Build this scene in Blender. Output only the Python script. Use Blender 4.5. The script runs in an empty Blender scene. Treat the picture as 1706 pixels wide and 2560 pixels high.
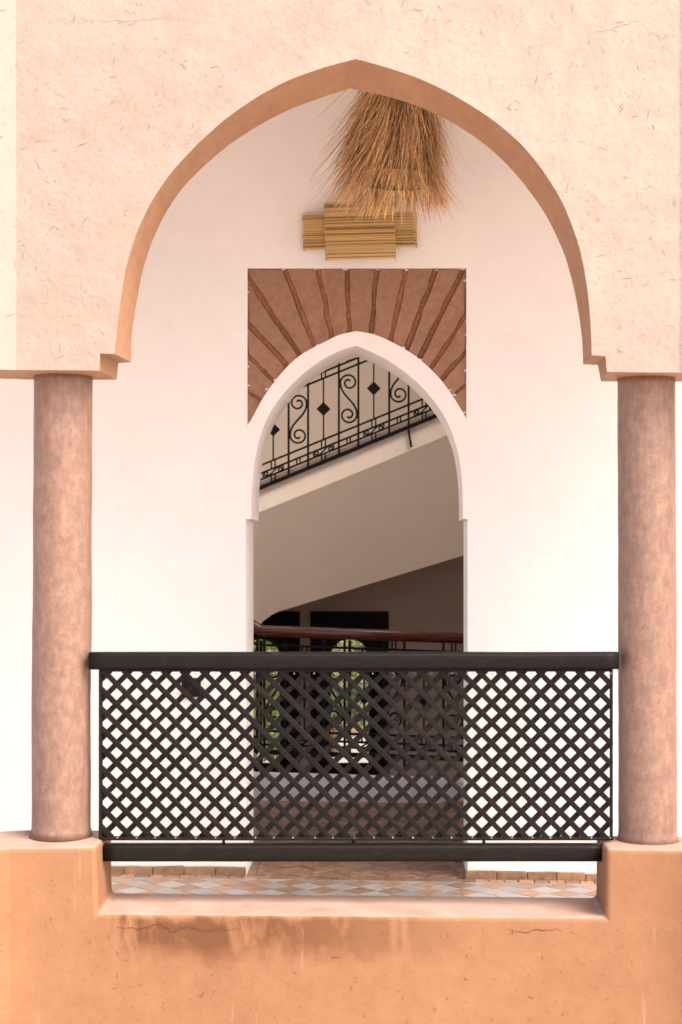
import bpy, bmesh, math, random
from mathutils import Vector, noise
random.seed(7)
R = math.radians
scene = bpy.context.scene
COL = scene.collection

# ------------------------------------------------------------------ camera
F, U0, V0 = 4000.0, 975.0, 1400.0          # focal length and principal point of the 1706 x 2560 frame
CAMZ = 1.5
cam_d = bpy.data.cameras.new('camera')
cam = bpy.data.objects.new('camera', cam_d); COL.objects.link(cam)
cam.location = (0, 0, CAMZ); cam.rotation_euler = (R(90), 0, 0)
cam_d.sensor_fit = 'VERTICAL'; cam_d.sensor_height = 36.0; cam_d.sensor_width = 24.0
cam_d.lens = F/2560*36
cam_d.shift_x = -(U0-853)/2560; cam_d.shift_y = (V0-1280)/2560
cam_d.clip_start = 0.1; cam_d.clip_end = 2000
cam_d.dof.use_dof = True; cam_d.dof.focus_distance = 7.8; cam_d.dof.aperture_fstop = 4.0
scene.camera = cam

# ------------------------------------------------------------------ sky, sun, exposure
SUN_EL, SUN_AZ = 50.0, 130.0               # azimuth clockwise from +Y
w = bpy.data.worlds.new('World'); scene.world = w; w.use_nodes = True
wn = w.node_tree; wn.nodes.clear()
sky = wn.nodes.new('ShaderNodeTexSky'); sky.sky_type = 'NISHITA'; sky.sun_disc = False
sky.sun_elevation = R(SUN_EL); sky.sun_rotation = R(SUN_AZ)
sky.air_density = 1.0; sky.dust_density = 6.0; sky.ozone_density = 0.3
bg = wn.nodes.new('ShaderNodeBackground'); bg.inputs['Strength'].default_value = 0.15
wo = wn.nodes.new('ShaderNodeOutputWorld')
wn.links.new(sky.outputs[0], bg.inputs[0]); wn.links.new(bg.outputs[0], wo.inputs[0])
sd = bpy.data.lights.new('sun', 'SUN'); sd.energy = 1.15; sd.angle = R(35); sd.color = (1.0, 0.87, 0.77)
sun = bpy.data.objects.new('sun', sd); COL.objects.link(sun)
sv = Vector((math.sin(R(SUN_AZ))*math.cos(R(SUN_EL)), math.cos(R(SUN_AZ))*math.cos(R(SUN_EL)), math.sin(R(SUN_EL))))
sun.rotation_euler = sv.to_track_quat('Z', 'Y').to_euler(); sun.location = (4, -8, 12)
vs = scene.view_settings
vs.view_transform = 'Standard'; vs.look = 'None'; vs.gamma = 1.0; vs.use_curve_mapping = False
vs.exposure = 1.52
scene.cycles.use_denoising = True
scene.cycles.max_bounces = 10; scene.cycles.diffuse_bounces = 7; scene.cycles.transparent_max_bounces = 12
scene.cycles.sample_clamp_indirect = 6

# ------------------------------------------------------------------ helpers
def P(u, v, Y):
    """photo pixel at depth Y -> place in the world"""
    return Vector(((u-U0)*Y/F, Y, CAMZ-(v-V0)*Y/F))
def PX(u, Y): return (u-U0)*Y/F
def PZ(v, Y): return CAMZ-(v-V0)*Y/F

def tag(o, label=None, cat=None, group=None, kind=None):
    if label: o['label'] = label
    if cat: o['category'] = cat
    if group: o['group'] = group
    if kind: o['kind'] = kind
    return o
def empty(name, loc=(0, 0, 0)):
    o = bpy.data.objects.new(name, None); COL.objects.link(o); o.location = loc; o.empty_display_size = 0.1
    return o

class MB:
    def __init__(s): s.v = []; s.f = []; s.c = []
    def add(s, vs_, fs, col=None):
        b = len(s.v); s.v += [tuple(p) for p in vs_]; s.f += [tuple(b+i for i in f) for f in fs]
        if col is not None: s.c += [col]*len(vs_)
    def box(s, x0, x1, y0, y1, z0, z1):
        s.add([(x0,y0,z0),(x1,y0,z0),(x1,y1,z0),(x0,y1,z0),(x0,y0,z1),(x1,y0,z1),(x1,y1,z1),(x0,y1,z1)],
              [(0,3,2,1),(4,5,6,7),(0,1,5,4),(1,2,6,5),(2,3,7,6),(3,0,4,7)])
    def prism(s, poly, y0, y1):
        """polygon of (x, z), facing -Y, from front y0 to back y1"""
        n = len(poly)
        s.add([(p[0], y0, p[1]) for p in poly]+[(p[0], y1, p[1]) for p in poly],
              [tuple(range(n)), tuple(range(2*n-1, n-1, -1))]+[(i, i+n, (i+1) % n+n, (i+1) % n) for i in range(n)])
    def slab(s, poly, z0, z1):
        """polygon of (x, y), from bottom z0 to top z1"""
        n = len(poly)
        s.add([(p[0], p[1], z1) for p in poly]+[(p[0], p[1], z0) for p in poly],
              [tuple(range(n)), tuple(range(2*n-1, n-1, -1))]+[(i, i+n, (i+1) % n+n, (i+1) % n) for i in range(n)])
    def tube(s, pts, r, n=6, cap=True, rz=None):
        """swept ring; r may be a number or a list; rz = second radius"""
        pts = [Vector(p) for p in pts]; b = len(s.v); m = len(pts)
        for i, p in enumerate(pts):
            t = (pts[min(i+1, m-1)]-pts[max(i-1, 0)]).normalized()
            a = Vector((0, 1, 0)) if abs(t.y) < 0.9 else Vector((0, 0, 1))
            q = t.cross(a).normalized(); k = q.cross(t).normalized()
            rr = r[i] if isinstance(r, (list, tuple)) else r
            r2 = rz if rz else rr
            for j in range(n):
                an = 2*math.pi*j/n+math.pi/n
                s.v.append(tuple(p+q*(r2*math.cos(an))+k*(rr*math.sin(an))))
        for i in range(m-1):
            for j in range(n):
                s.f.append((b+i*n+j, b+i*n+(j+1) % n, b+(i+1)*n+(j+1) % n, b+(i+1)*n+j))
        if cap:
            s.f.append(tuple(b+j for j in range(n))); s.f.append(tuple(b+(m-1)*n+j for j in reversed(range(n))))
    def mesh(s, name, mat=None, smooth=False):
        me = bpy.data.meshes.new(name); me.from_pydata(s.v, [], s.f); me.update()
        if s.c and len(s.c) == len(s.v):
            a = me.color_attributes.new('tint', 'FLOAT_COLOR', 'POINT')
            for i, c in enumerate(s.c): a.data[i].color = (c[0], c[1], c[2], 1)
        bm = bmesh.new(); bm.from_mesh(me); bmesh.ops.recalc_face_normals(bm, faces=bm.faces); bm.to_mesh(me); bm.free()
        if smooth:
            for p in me.polygons: p.use_smooth = True
        if mat: me.materials.append(mat)
        return me
    def build(s, name, mat, parent=None, smooth=False, bevel=0, seg=2, angle=40, flat=False):
        o = bpy.data.objects.new(name, s.mesh(name, mat, smooth)); COL.objects.link(o); o.parent = parent
        if bevel:
            m = o.modifiers.new('bevel', 'BEVEL'); m.width = bevel; m.segments = seg; m.limit_method = 'ANGLE'
            m.angle_limit = R(angle); m.harden_normals = False
            if flat: return o
            for p in o.data.polygons: p.use_smooth = True
            m2 = o.modifiers.new('split', 'WEIGHTED_NORMAL'); m2.keep_sharp = True
        return o

def link_mesh(name, me, parent=None, loc=None, rot=None, scale=None):
    o = bpy.data.objects.new(name, me); COL.objects.link(o); o.parent = parent
    if loc: o.location = loc
    if rot: o.rotation_euler = rot
    if scale: o.scale = scale
    return o

def clip_poly(poly, a, b, c):
    """keep a*x+b*y <= c"""
    out = []
    for i in range(len(poly)):
        p, q = poly[i], poly[(i+1) % len(poly)]
        dp, dq = a*p[0]+b*p[1]-c, a*q[0]+b*q[1]-c
        if dp <= 0: out.append(p)
        if dp*dq < 0:
            t = dp/(dp-dq); out.append((p[0]+(q[0]-p[0])*t, p[1]+(q[1]-p[1])*t))
    return out
def clip_rect(poly, x0, x1, y0, y1):
    for a, b, c in ((-1, 0, -x0), (1, 0, x1), (0, -1, -y0), (0, 1, y1)):
        poly = clip_poly(poly, a, b, c)
        if len(poly) < 3: return []
    return poly
def area(poly):
    return abs(sum(poly[i][0]*poly[(i+1) % len(poly)][1]-poly[(i+1) % len(poly)][0]*poly[i][1] for i in range(len(poly))))/2

def spline(pts, n):
    """smooth resampling of 2-D points (centripetal-ish Catmull-Rom)"""
    out = []
    P_ = [Vector(p) for p in pts]; P_ = [P_[0]*2-P_[1]]+P_+[P_[-1]*2-P_[-2]]
    for i in range(1, len(P_)-2):
        p0, p1, p2, p3 = P_[i-1:i+3]
        for k in range(n):
            t = k/n
            out.append(0.5*((2*p1)+(p2-p0)*t+(2*p0-5*p1+4*p2-p3)*t*t+(3*p1-p0-3*p2+p3)*t**3))
    out.append(P_[-2]); return out
def resample(pts, n):
    L = [0]
    for i in range(1, len(pts)): L.append(L[-1]+(pts[i]-pts[i-1]).length)
    out = []; j = 0
    for k in range(n+1):
        d = L[-1]*k/n
        while j < len(L)-2 and L[j+1] < d: j += 1
        t = (d-L[j])/max(1e-9, L[j+1]-L[j]); out.append(pts[j].lerp(pts[j+1], min(1, max(0, t))))
    return out

# ------------------------------------------------------------------ materials
def nodes(name):
    m = bpy.data.materials.new(name); m.use_nodes = True; nt = m.node_tree; nt.nodes.clear()
    out = nt.nodes.new('ShaderNodeOutputMaterial'); b = nt.nodes.new('ShaderNodeBsdfPrincipled')
    nt.links.new(b.outputs[0], out.inputs[0]); return m, nt, b
def N(nt, t, **k):
    n = nt.nodes.new(t)
    for a, v in k.items(): setattr(n, a, v)
    return n
def noise_node(nt, vec, scale, detail=4, rough=0.55, dist=0.0):
    n = N(nt, 'ShaderNodeTexNoise'); n.inputs['Scale'].default_value = scale; n.inputs['Detail'].default_value = detail
    n.inputs['Roughness'].default_value = rough; n.inputs['Distortion'].default_value = dist
    nt.links.new(vec, n.inputs['Vector']); return n.outputs['Fac']
def ramp(nt, fac, stops):
    r = N(nt, 'ShaderNodeValToRGB'); e = r.color_ramp.elements
    while len(e) < len(stops): e.new(0.5)
    for i, (p, c) in enumerate(stops):
        e[i].position = p; e[i].color = (*c, 1) if len(c) == 3 else c
    nt.links.new(fac, r.inputs[0]); return r.outputs[0]
def mix(nt, fac, a, b, mode='MIX'):
    m = N(nt, 'ShaderNodeMix', data_type='RGBA', blend_type=mode)
    for i, x in ((0, fac), (6, a), (7, b)):
        if isinstance(x, (int, float)): m.inputs[i].default_value = x
        elif isinstance(x, tuple): m.inputs[i].default_value = (*x, 1)
        else: nt.links.new(x, m.inputs[i])
    return m.outputs[2]
def math_(nt, op, a, b=0.0, clamp=False):
    m = N(nt, 'ShaderNodeMath', operation=op); m.use_clamp = clamp
    for i, x in ((0, a), (1, b)):
        if isinstance(x, (int, float)): m.inputs[i].default_value = x
        else: nt.links.new(x, m.inputs[i])
    return m.outputs[0]
def pos(nt, scale=(1, 1, 1), loc=(0, 0, 0)):
    g = N(nt, 'ShaderNodeNewGeometry'); mp = N(nt, 'ShaderNodeMapping'); mp.inputs['Scale'].default_value = scale
    mp.inputs['Location'].default_value = loc
    nt.links.new(g.outputs['Position'], mp.inputs['Vector']); return mp.outputs[0]
def bump(nt, b, h, strength, dist):
    n = N(nt, 'ShaderNodeBump'); n.inputs['Strength'].default_value = strength; n.inputs['Distance'].default_value = dist
    nt.links.new(h, n.inputs['Height']); nt.links.new(n.outputs[0], b.inputs['Normal'])
def rnd(nt): return N(nt, 'ShaderNodeObjectInfo').outputs['Random']

def plaster(name, ca, cb, s1=1.1, s2=9.0, rough=0.9, bs=60, bstr=0.35, bdist=0.004, stretch=(1, 1, 1), fine=0.12):
    m, nt, b = nodes(name)
    v = pos(nt, stretch)
    c = ramp(nt, noise_node(nt, v, s1, 5, 0.6, 0.4), [(0.3, ca), (0.7, cb)])
    c = mix(nt, fine, c, ramp(nt, noise_node(nt, v, s2, 6, 0.65), [(0.3, tuple(x*0.62 for x in ca)), (0.7, tuple(min(1, x*1.3) for x in cb))]))
    nt.links.new(c, b.inputs['Base Color']); b.inputs['Roughness'].default_value = rough
    h = math_(nt, 'ADD', noise_node(nt, v, bs, 5, 0.6), math_(nt, 'MULTIPLY', noise_node(nt, v, 3.5, 3), 3.0))
    bump(nt, b, h, bstr, bdist)
    return m
def simple(name, c, rough=0.6, var=0.25, sc=20, bstr=0.0, metal=0.0, stretch=(1, 1, 1), objvar=0.0, spec=0.5):
    m, nt, b = nodes(name); v = pos(nt, stretch)
    f = noise_node(nt, v, sc, 5, 0.6)
    cc = ramp(nt, f, [(0.25, tuple(x*(1-var) for x in c)), (0.75, tuple(min(1, x*(1+var)) for x in c))])
    if objvar:
        k = math_(nt, 'ADD', math_(nt, 'MULTIPLY', rnd(nt), 2*objvar), 1-objvar)
        g = N(nt, 'ShaderNodeCombineColor'); [nt.links.new(k, g.inputs[i]) for i in range(3)]
        cc = mix(nt, 1.0, cc, g.outputs[0], 'MULTIPLY')
    nt.links.new(cc, b.inputs['Base Color'])
    r = math_(nt, 'ADD', math_(nt, 'MULTIPLY', f, 0.25), rough-0.12); nt.links.new(r, b.inputs['Roughness'])
    b.inputs['Metallic'].default_value = metal; b.inputs['Specular IOR Level'].default_value = spec
    if bstr: bump(nt, b, noise_node(nt, v, sc*2.5, 5), bstr, 0.003)
    return m

M = {}
M['facade_left_lit'] = plaster('lit_bay_plaster', (0.315, 0.256, 0.220), (0.325, 0.270, 0.235), 0.9, 14, 0.92, 70, 0.3, 0.003, fine=0.10)  # facade plaster made yellower: light on the turned left bay put into the colour
M['facade'] = plaster('pale_pink_plaster', (0.302, 0.224, 0.188), (0.325, 0.276, 0.232), 0.7, 11, 0.92, 38, 0.8, 0.005, fine=0.20)
M['soffit'] = plaster('smooth_ochre_soffit', (0.30, 0.155, 0.082), (0.36, 0.20, 0.112), 2.5, 22, 0.7, 60, 0.3, 0.003, stretch=(1, 0.35, 1), fine=0.3)
M['white'] = plaster('white_limewash', (0.80, 0.75, 0.73), (0.83, 0.785, 0.765), 1.0, 7, 0.85, 28, 0.35, 0.003, fine=0.07)
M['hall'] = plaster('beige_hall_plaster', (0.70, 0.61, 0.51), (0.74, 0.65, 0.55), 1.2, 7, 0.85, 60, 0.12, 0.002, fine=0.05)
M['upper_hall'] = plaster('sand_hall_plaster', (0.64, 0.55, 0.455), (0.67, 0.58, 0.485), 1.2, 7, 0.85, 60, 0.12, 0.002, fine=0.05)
M['hall_shade'] = plaster('shaded_hall_plaster', (0.30, 0.24, 0.20), (0.34, 0.275, 0.235), 1.2, 7, 0.85, 60, 0.12, 0.002, fine=0.05)  # hall plaster darkened in colour for the shade under the flight
M['terracotta'] = plaster('terracotta_render', (0.26, 0.132, 0.080), (0.325, 0.177, 0.115), 5.0, 30, 0.9, 110, 0.45, 0.003, fine=0.35)
M['brick'] = simple('raw_brick', (0.30, 0.115, 0.045), 0.85, 0.45, 55, 0.7, objvar=0.2)
M['mortar'] = simple('mortar', (0.28, 0.165, 0.115), 0.95, 0.3, 60, 0.6)
M['fleck'] = simple('straw_fleck', (0.235, 0.135, 0.094), 0.9, 0.55, 9)
M['fleckd'] = simple('dark_fleck', (0.12, 0.055, 0.026), 0.9, 0.5, 9)
M['crack'] = simple('crack_shadow', (0.07, 0.032, 0.018), 0.95, 0.4, 30)
M['paint'] = simple('dark_brown_paint', (0.0115, 0.0072, 0.0062), 0.6, 0.25, 30, 0.15, stretch=(1, 1, 1), spec=0.2)
def paint_mat():
    m, nt, b = nodes('dark_brown_paint'); v = pos(nt)
    c = ramp(nt, noise_node(nt, pos(nt, (0.25, 1, 1)), 60, 5, 0.65), [(0.3, (0.0045, 0.0030, 0.0027)), (0.7, (0.0080, 0.0053, 0.0047))])
    sc = ramp(nt, noise_node(nt, v, 11, 6, 0.7, 0.6), [(0.58, (0, 0, 0)), (0.72, (1, 1, 1))])
    c = mix(nt, math_(nt, 'MULTIPLY', sc, 0.4), c, (0.026, 0.021, 0.020))
    k = math_(nt, 'ADD', math_(nt, 'MULTIPLY', rnd(nt), 0.7), 0.65); g = N(nt, 'ShaderNodeCombineColor'); [nt.links.new(k, g.inputs[i]) for i in range(3)]
    c = mix(nt, 1.0, c, g.outputs[0], 'MULTIPLY')
    nt.links.new(c, b.inputs['Base Color']); b.inputs['Specular IOR Level'].default_value = 0.16
    nt.links.new(math_(nt, 'ADD', math_(nt, 'MULTIPLY', sc, 0.2), 0.52), b.inputs['Roughness'])
    bump(nt, b, noise_node(nt, pos(nt, (0.3, 1, 1)), 90, 4), 0.25, 0.002)
    return m
M['paint'] = paint_mat()
M['iron'] = simple('black_iron', (0.0045, 0.004, 0.0038), 0.55, 0.3, 50, spec=0.15)
M['rail_wood'] = simple('varnished_wood', (0.085, 0.022, 0.009), 0.28, 0.4, 14, 0.1, stretch=(0.4, 6, 6))
M['dark_wood'] = simple('dark_window_wood', (0.004, 0.003, 0.0025), 0.6, 0.3, 20, spec=0.12)
M['grout'] = simple('grout', (0.36, 0.27, 0.21), 0.95, 0.3, 40, 0.3)
M['tile_brown'] = simple('brown_tile', (0.265, 0.165, 0.105), 0.42, 0.35, 22, 0.25, objvar=0.28)
M['tile_white'] = simple('white_tile', (0.26, 0.25, 0.245), 0.36, 0.16, 18, 0.25, objvar=0.16)
M['tile_floor'] = simple('terracotta_floor_tile', (0.205, 0.118, 0.075), 0.45, 0.35, 25, 0.3, objvar=0.28)
M['tile_green'] = simple('green_tile', (0.05, 0.10, 0.02), 0.3, 0.3, 25, objvar=0.1)
M['tile_skirt'] = simple('ochre_skirting_tile', (0.27, 0.155, 0.09), 0.6, 0.4, 28, 0.4, objvar=0.18)
M['black'] = simple('black_fitting', (0.005, 0.0045, 0.0045), 0.5, 0.2, 30, spec=0.2)
M['ground'] = plaster('courtyard_paving', (0.60, 0.50, 0.42), (0.66, 0.56, 0.48), 0.8, 6, 0.9, 30, 0.3, 0.004)
M['garden'] = plaster('garden_gravel', (0.30, 0.28, 0.25), (0.36, 0.34, 0.31), 1.0, 8, 0.95, 30, 0.4, 0.01)
M['bark'] = simple('bark', (0.13, 0.085, 0.05), 0.9, 0.4, 18, 0.6, stretch=(3, 3, 0.6))
M['gardenwall'] = plaster('ochre_garden_wall', (0.24, 0.15, 0.085), (0.31, 0.20, 0.12), 1.2, 9, 0.9, 40, 0.5, 0.006)

def attr_mat(name, rough=0.7, trans=0.0):
    m, nt, b = nodes(name); a = N(nt, 'ShaderNodeAttribute'); a.attribute_name = 'tint'
    nt.links.new(a.outputs['Color'], b.inputs['Base Color']); b.inputs['Roughness'].default_value = rough
    if trans:
        out = [n for n in nt.nodes if n.type == 'OUTPUT_MATERIAL'][0]
        t = N(nt, 'ShaderNodeBsdfTranslucent'); nt.links.new(a.outputs['Color'], t.inputs[0])
        mx = N(nt, 'ShaderNodeMixShader'); mx.inputs[0].default_value = trans
        nt.links.new(b.outputs[0], mx.inputs[1]); nt.links.new(t.outputs[0], mx.inputs[2]); nt.links.new(mx.outputs[0], out.inputs[0])
    return m
M['straw'] = attr_mat('dry_straw', 0.6, 0.22)
M['cane'] = attr_mat('split_cane', 0.6)
M['leaf'] = attr_mat('leaf', 0.55, 0.45)

def glass():
    m, nt, b = nodes('window_glass'); out = [n for n in nt.nodes if n.type == 'OUTPUT_MATERIAL'][0]
    nt.nodes.remove(b); t = N(nt, 'ShaderNodeBsdfTransparent'); t.inputs[0].default_value = (0.93, 0.95, 0.94, 1)
    g = N(nt, 'ShaderNodeBsdfGlossy'); g.inputs['Roughness'].default_value = 0.03
    fr = N(nt, 'ShaderNodeFresnel'); fr.inputs[0].default_value = 1.45
    mx = N(nt, 'ShaderNodeMixShader'); nt.links.new(fr.outputs[0], mx.inputs[0])
    nt.links.new(t.outputs[0], mx.inputs[1]); nt.links.new(g.outputs[0], mx.inputs[2]); nt.links.new(mx.outputs[0], out.inputs[0])
    return m
M['glass'] = glass()

def column_mat():
    m, nt, b = nodes('polished_tadelakt'); v = pos(nt, (1, 1, 1)); vs_ = pos(nt, (1, 1, 0.35))
    blot = noise_node(nt, v, 26, 6, 0.7, 0.4); streak = noise_node(nt, vs_, 45, 5, 0.65); fine = noise_node(nt, v, 110, 5, 0.7)
    f = math_(nt, 'ADD', math_(nt, 'MULTIPLY', blot, 0.36), math_(nt, 'ADD', math_(nt, 'MULTIPLY', streak, 0.36), math_(nt, 'MULTIPLY', fine, 0.28)))
    c = ramp(nt, f, [(0.36, (0.135, 0.074, 0.055)), (0.5, (0.205, 0.118, 0.086)), (0.64, (0.285, 0.175, 0.128))])
    nt.links.new(c, b.inputs['Base Color'])
    nt.links.new(math_(nt, 'ADD', math_(nt, 'MULTIPLY', fine, 0.4), 0.28), b.inputs['Roughness'])
    bump(nt, b, math_(nt, 'ADD', streak, fine), 0.25, 0.002)
    return m
M['column'] = column_mat()

def parapet_mat(ca=(0.235, 0.108, 0.050), cb=(0.285, 0.137, 0.066)):
    """ochre mud plaster; damp brown stains that run down from under the sill, pale lime drips, top faces with light from above put into the colour"""
    m, nt, b = nodes('ochre_mud_plaster'); v = pos(nt); vd = pos(nt, (1, 1, 0.45))
    base = ramp(nt, noise_node(nt, v, 1.3, 5, 0.6, 0.4), [(0.28, ca), (0.72, cb)])
    base = mix(nt, 0.26, base, ramp(nt, noise_node(nt, v, 9, 8, 0.7), [(0.3, (0.145, 0.060, 0.027)), (0.7, (0.31, 0.17, 0.09))]))
    sp = N(nt, 'ShaderNodeSeparateXYZ'); nt.links.new(pos(nt), sp.inputs[0])
    X, Z = sp.outputs[0], sp.outputs[2]
    def band(src, a, bb, c, d):
        lo = N(nt, 'ShaderNodeMapRange'); lo.interpolation_type = 'SMOOTHSTEP'
        for i, x in enumerate((a, bb, 0, 1)): lo.inputs[i+1].default_value = x
        nt.links.new(src, lo.inputs[0])
        hi = N(nt, 'ShaderNodeMapRange'); hi.interpolation_type = 'SMOOTHSTEP'
        for i, x in enumerate((c, d, 1, 0)): hi.inputs[i+1].default_value = x
        nt.links.new(src, hi.inputs[0]); return math_(nt, 'MULTIPLY', lo.outputs[0], hi.outputs[0])
    zj = math_(nt, 'ADD', Z, math_(nt, 'MULTIPLY', math_(nt, 'SUBTRACT', noise_node(nt, v, 7, 4), 0.5), 0.16))
    st = math_(nt, 'MULTIPLY', band(zj, -0.03, 0.09, 0.15, 0.185), band(X, -1.10, -0.98, -0.62, 0.65))
    st = math_(nt, 'MULTIPLY', st, ramp(nt, noise_node(nt, vd, 5.5, 5, 0.6, 0.5), [(0.40, (0, 0, 0)), (0.53, (1, 1, 1))]))
    base = mix(nt, math_(nt, 'MULTIPLY', st, 0.95), base, (0.115, 0.042, 0.013))
    dr = ramp(nt, noise_node(nt, pos(nt, (1, 1, 0.05)), 38, 2, 0.5), [(0.66, (0, 0, 0)), (0.72, (1, 1, 1))])
    dr = math_(nt, 'MULTIPLY', dr, ramp(nt, noise_node(nt, v, 4, 3), [(0.52, (0, 0, 0)), (0.62, (1, 1, 1))]))
    base = mix(nt, math_(nt, 'MULTIPLY', dr, 0.35), base, (0.42, 0.27, 0.18))
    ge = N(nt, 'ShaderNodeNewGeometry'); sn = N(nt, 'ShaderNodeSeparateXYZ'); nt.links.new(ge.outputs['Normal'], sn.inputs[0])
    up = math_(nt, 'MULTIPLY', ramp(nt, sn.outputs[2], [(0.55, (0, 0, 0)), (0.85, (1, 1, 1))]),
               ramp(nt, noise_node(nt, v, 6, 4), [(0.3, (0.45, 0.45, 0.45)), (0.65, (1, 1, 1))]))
    base = mix(nt, math_(nt, 'MULTIPLY', up, 0.8), base, (0.36, 0.265, 0.225))  # upward faces painted paler, standing in for sky light from above
    nt.links.new(base, b.inputs['Base Color']); b.inputs['Roughness'].default_value = 0.9
    h = math_(nt, 'ADD', noise_node(nt, v, 55, 5, 0.6), math_(nt, 'MULTIPLY', noise_node(nt, v, 4, 3), 3.5))
    bump(nt, b, h, 0.4, 0.004)
    return m
M['parapet'] = parapet_mat()
M['parapet_left_lit'] = parapet_mat((0.275, 0.133, 0.054), (0.31, 0.155, 0.066))  # same plaster, its colour carrying the different light on the turned left bay

# ================================================================== SETTING
YF, YB = 5.95, 6.27            # front and back of the arcade wall
YW, YD = 7.62, 8.04            # gallery wall front, back
TURN = math.tan(R(17))
KL, KR = PX(40, YF), PX(1698, YF)
def yoff(x):
    """the courtyard is many-sided: the neighbouring bays turn towards the viewer"""
    if x < KL: return -(KL-x)*TURN
    if x > KR: return -(x-KR)*TURN
    return 0.0

mb = MB(); mb.add([(-60, -60, -3.4), (60, -60, -3.4), (60, 5.0, -3.4), (-60, 5.0, -3.4)], [(0, 1, 2, 3)])
mb.add([(-400, -400, -3.42), (400, -400, -3.42), (400, 400, -3.42), (-400, 400, -3.42)], [(0, 1, 2, 3)])
tag(mb.build('ground', M['ground']), 'courtyard ground paved in warm earth far below the gallery', 'ground', kind='structure')

# ---- arcade wall with the big pointed arch
LF = [(291,850),(297,770),(304,700),(324,620),(351,537.5),(384,483),(439,411),(494,355),(548.5,306),(603,263),(658,226),(713,198),(768,175.5),(823,160),(890,147)]
RF = [(890,147),(956,160),(1010.5,177),(1065,199),(1120,225),(1175,255),(1230,291),(1285,334),(1340,391),(1394.5,470),(1427.5,537.5),(1449,598),(1466,660),(1473,720),(1479,850)]
LB = [(329,850),(336,770),(348,700),(373,609),(406,532),(439,481),(494,425),(548.5,377),(603,336),(658,302),(713,275),(768,253),(823,235),(876,220.5)]
RB = [(876,220.5),(928,227),(983,239),(1038,258),(1093,280),(1148,308),(1202.5,345.6),(1257,393),(1312,455),(1367,530),(1400,592),(1422,648),(1437,705),(1450,790),(1456,850)]
def arch_path(L, Rr, Y, extras_l, extras_r):
    def f(pts):
        q = resample([Vector((PX(p.x, Y), PZ(p.y, Y))) for p in spline([Vector(q) for q in pts], 6)], 60)
        for it in range(60): q = [q[0]]+[q[i]*0.5+(q[i-1]+q[i+1])*0.25 for i in range(1, len(q)-1)]+[q[-1]]
        return q
    a, b = f(L), f(Rr)
    l = [Vector((PX(u, Y), PZ(v, Y))) for u, v in extras_l]; r = [Vector((PX(u, Y), PZ(v, Y))) for u, v in extras_r]
    return l+a+b[1:]+r
def wing(x_edge, z, side):
    """corbel and half arch of the next bay, mirrored about the column"""
    pts = [(0.0, z), (0.02, z), (0.33, z), (0.335, z+0.06), (0.38, z+0.065), (0.40, z+0.35), (0.50, z+0.65), (0.70, z+0.90), (1.0, z+1.08), (1.3, z+1.17), (1.31, z), (1.9, z)]
    out = [Vector((x_edge+side*d, zz)) for d, zz in pts]
    return out[::-1] if side < 0 else out
exl_f = [(40.01, 925), (120, 925.5), (248, 926), (251, 883), (287, 884)]
exl_b = [(85, 950), (150, 950), (292, 949), (297, 907), (328, 905)]
exr_f = [(1480, 888), (1515, 890), (1518, 929), (1600, 931), (1697.9, 931)]
exr_b = [(1459, 911), (1495.6, 912), (1503, 953), (1580, 954), (1660, 954)]
pf = arch_path(LF, RF, YF, exl_f, exr_f); pb = arch_path(LB, RB, YB, exl_b, exr_b)
zl, zr = pf[0].y, pf[-1].y
wl = wing(KL, zl, -1); wr = wing(KR, zr, 1)
front = wl+pf+wr; back = wl+pb+wr
def wall_from_path(front, back, yf, yb, ztop, jit=0.0012):
    mb = MB(); n = len(front)
    jf = [Vector((noise.noise((p.x*9, p.y*9, 1)), noise.noise((p.x*9, p.y*9, 5))))*jit*2.2 for p in front]
    A = [(p.x+j.x, yf+yoff(p.x), p.y+j.y) for p, j in zip(front, jf)]
    B = [(p.x+j.x, yb+yoff(p.x), p.y+j.y) for p, j in zip(back, jf)]
    At = [(a[0], a[1], ztop) for a in A]; Bt = [(b[0], b[1], ztop) for b in B]
    mb.v = A+B+At+Bt
    for i in range(n-1):
        mb.f += [(i, i+1, 2*n+i+1, 2*n+i), (n+i+1, n+i, 3*n+i, 3*n+i+1), (i+1, i, n+i, n+i+1), (2*n+i, 2*n+i+1, 3*n+i+1, 3*n+i)]
    mb.f += [(0, 2*n, 3*n, n), (n-1, 2*n-1, 4*n-1, 3*n-1)]
    return mb
# ceiling of the gallery and roof
CEIL = 4.05
arcade = empty('arcade_wall', (0, YF, -3.4))
tag(arcade, 'pale pink straw-flecked plaster wall with the large pointed arch, on two columns', 'wall')
def child(o, par):
    o.parent = par; o.matrix_parent_inverse = par.matrix_world.inverted() if par.matrix_world else o.matrix_parent_inverse; return o
bpy.context.view_layer.update()
aw = wall_from_path(front, back, YF, YB, 5.2).build('plaster_face', M['facade'], None, bevel=0.009, seg=3, angle=35, flat=True); child(aw, arcade)
aw.data.materials.append(M['soffit']); aw.data.materials.append(M['facade_left_lit'])
for p in aw.data.polygons:
    if abs(p.normal.y) < 0.5 and p.center.z < 4.5 and abs(p.center.x) < 2.5: p.material_index = 1
    elif p.center.x < KL: p.material_index = 2

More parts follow.
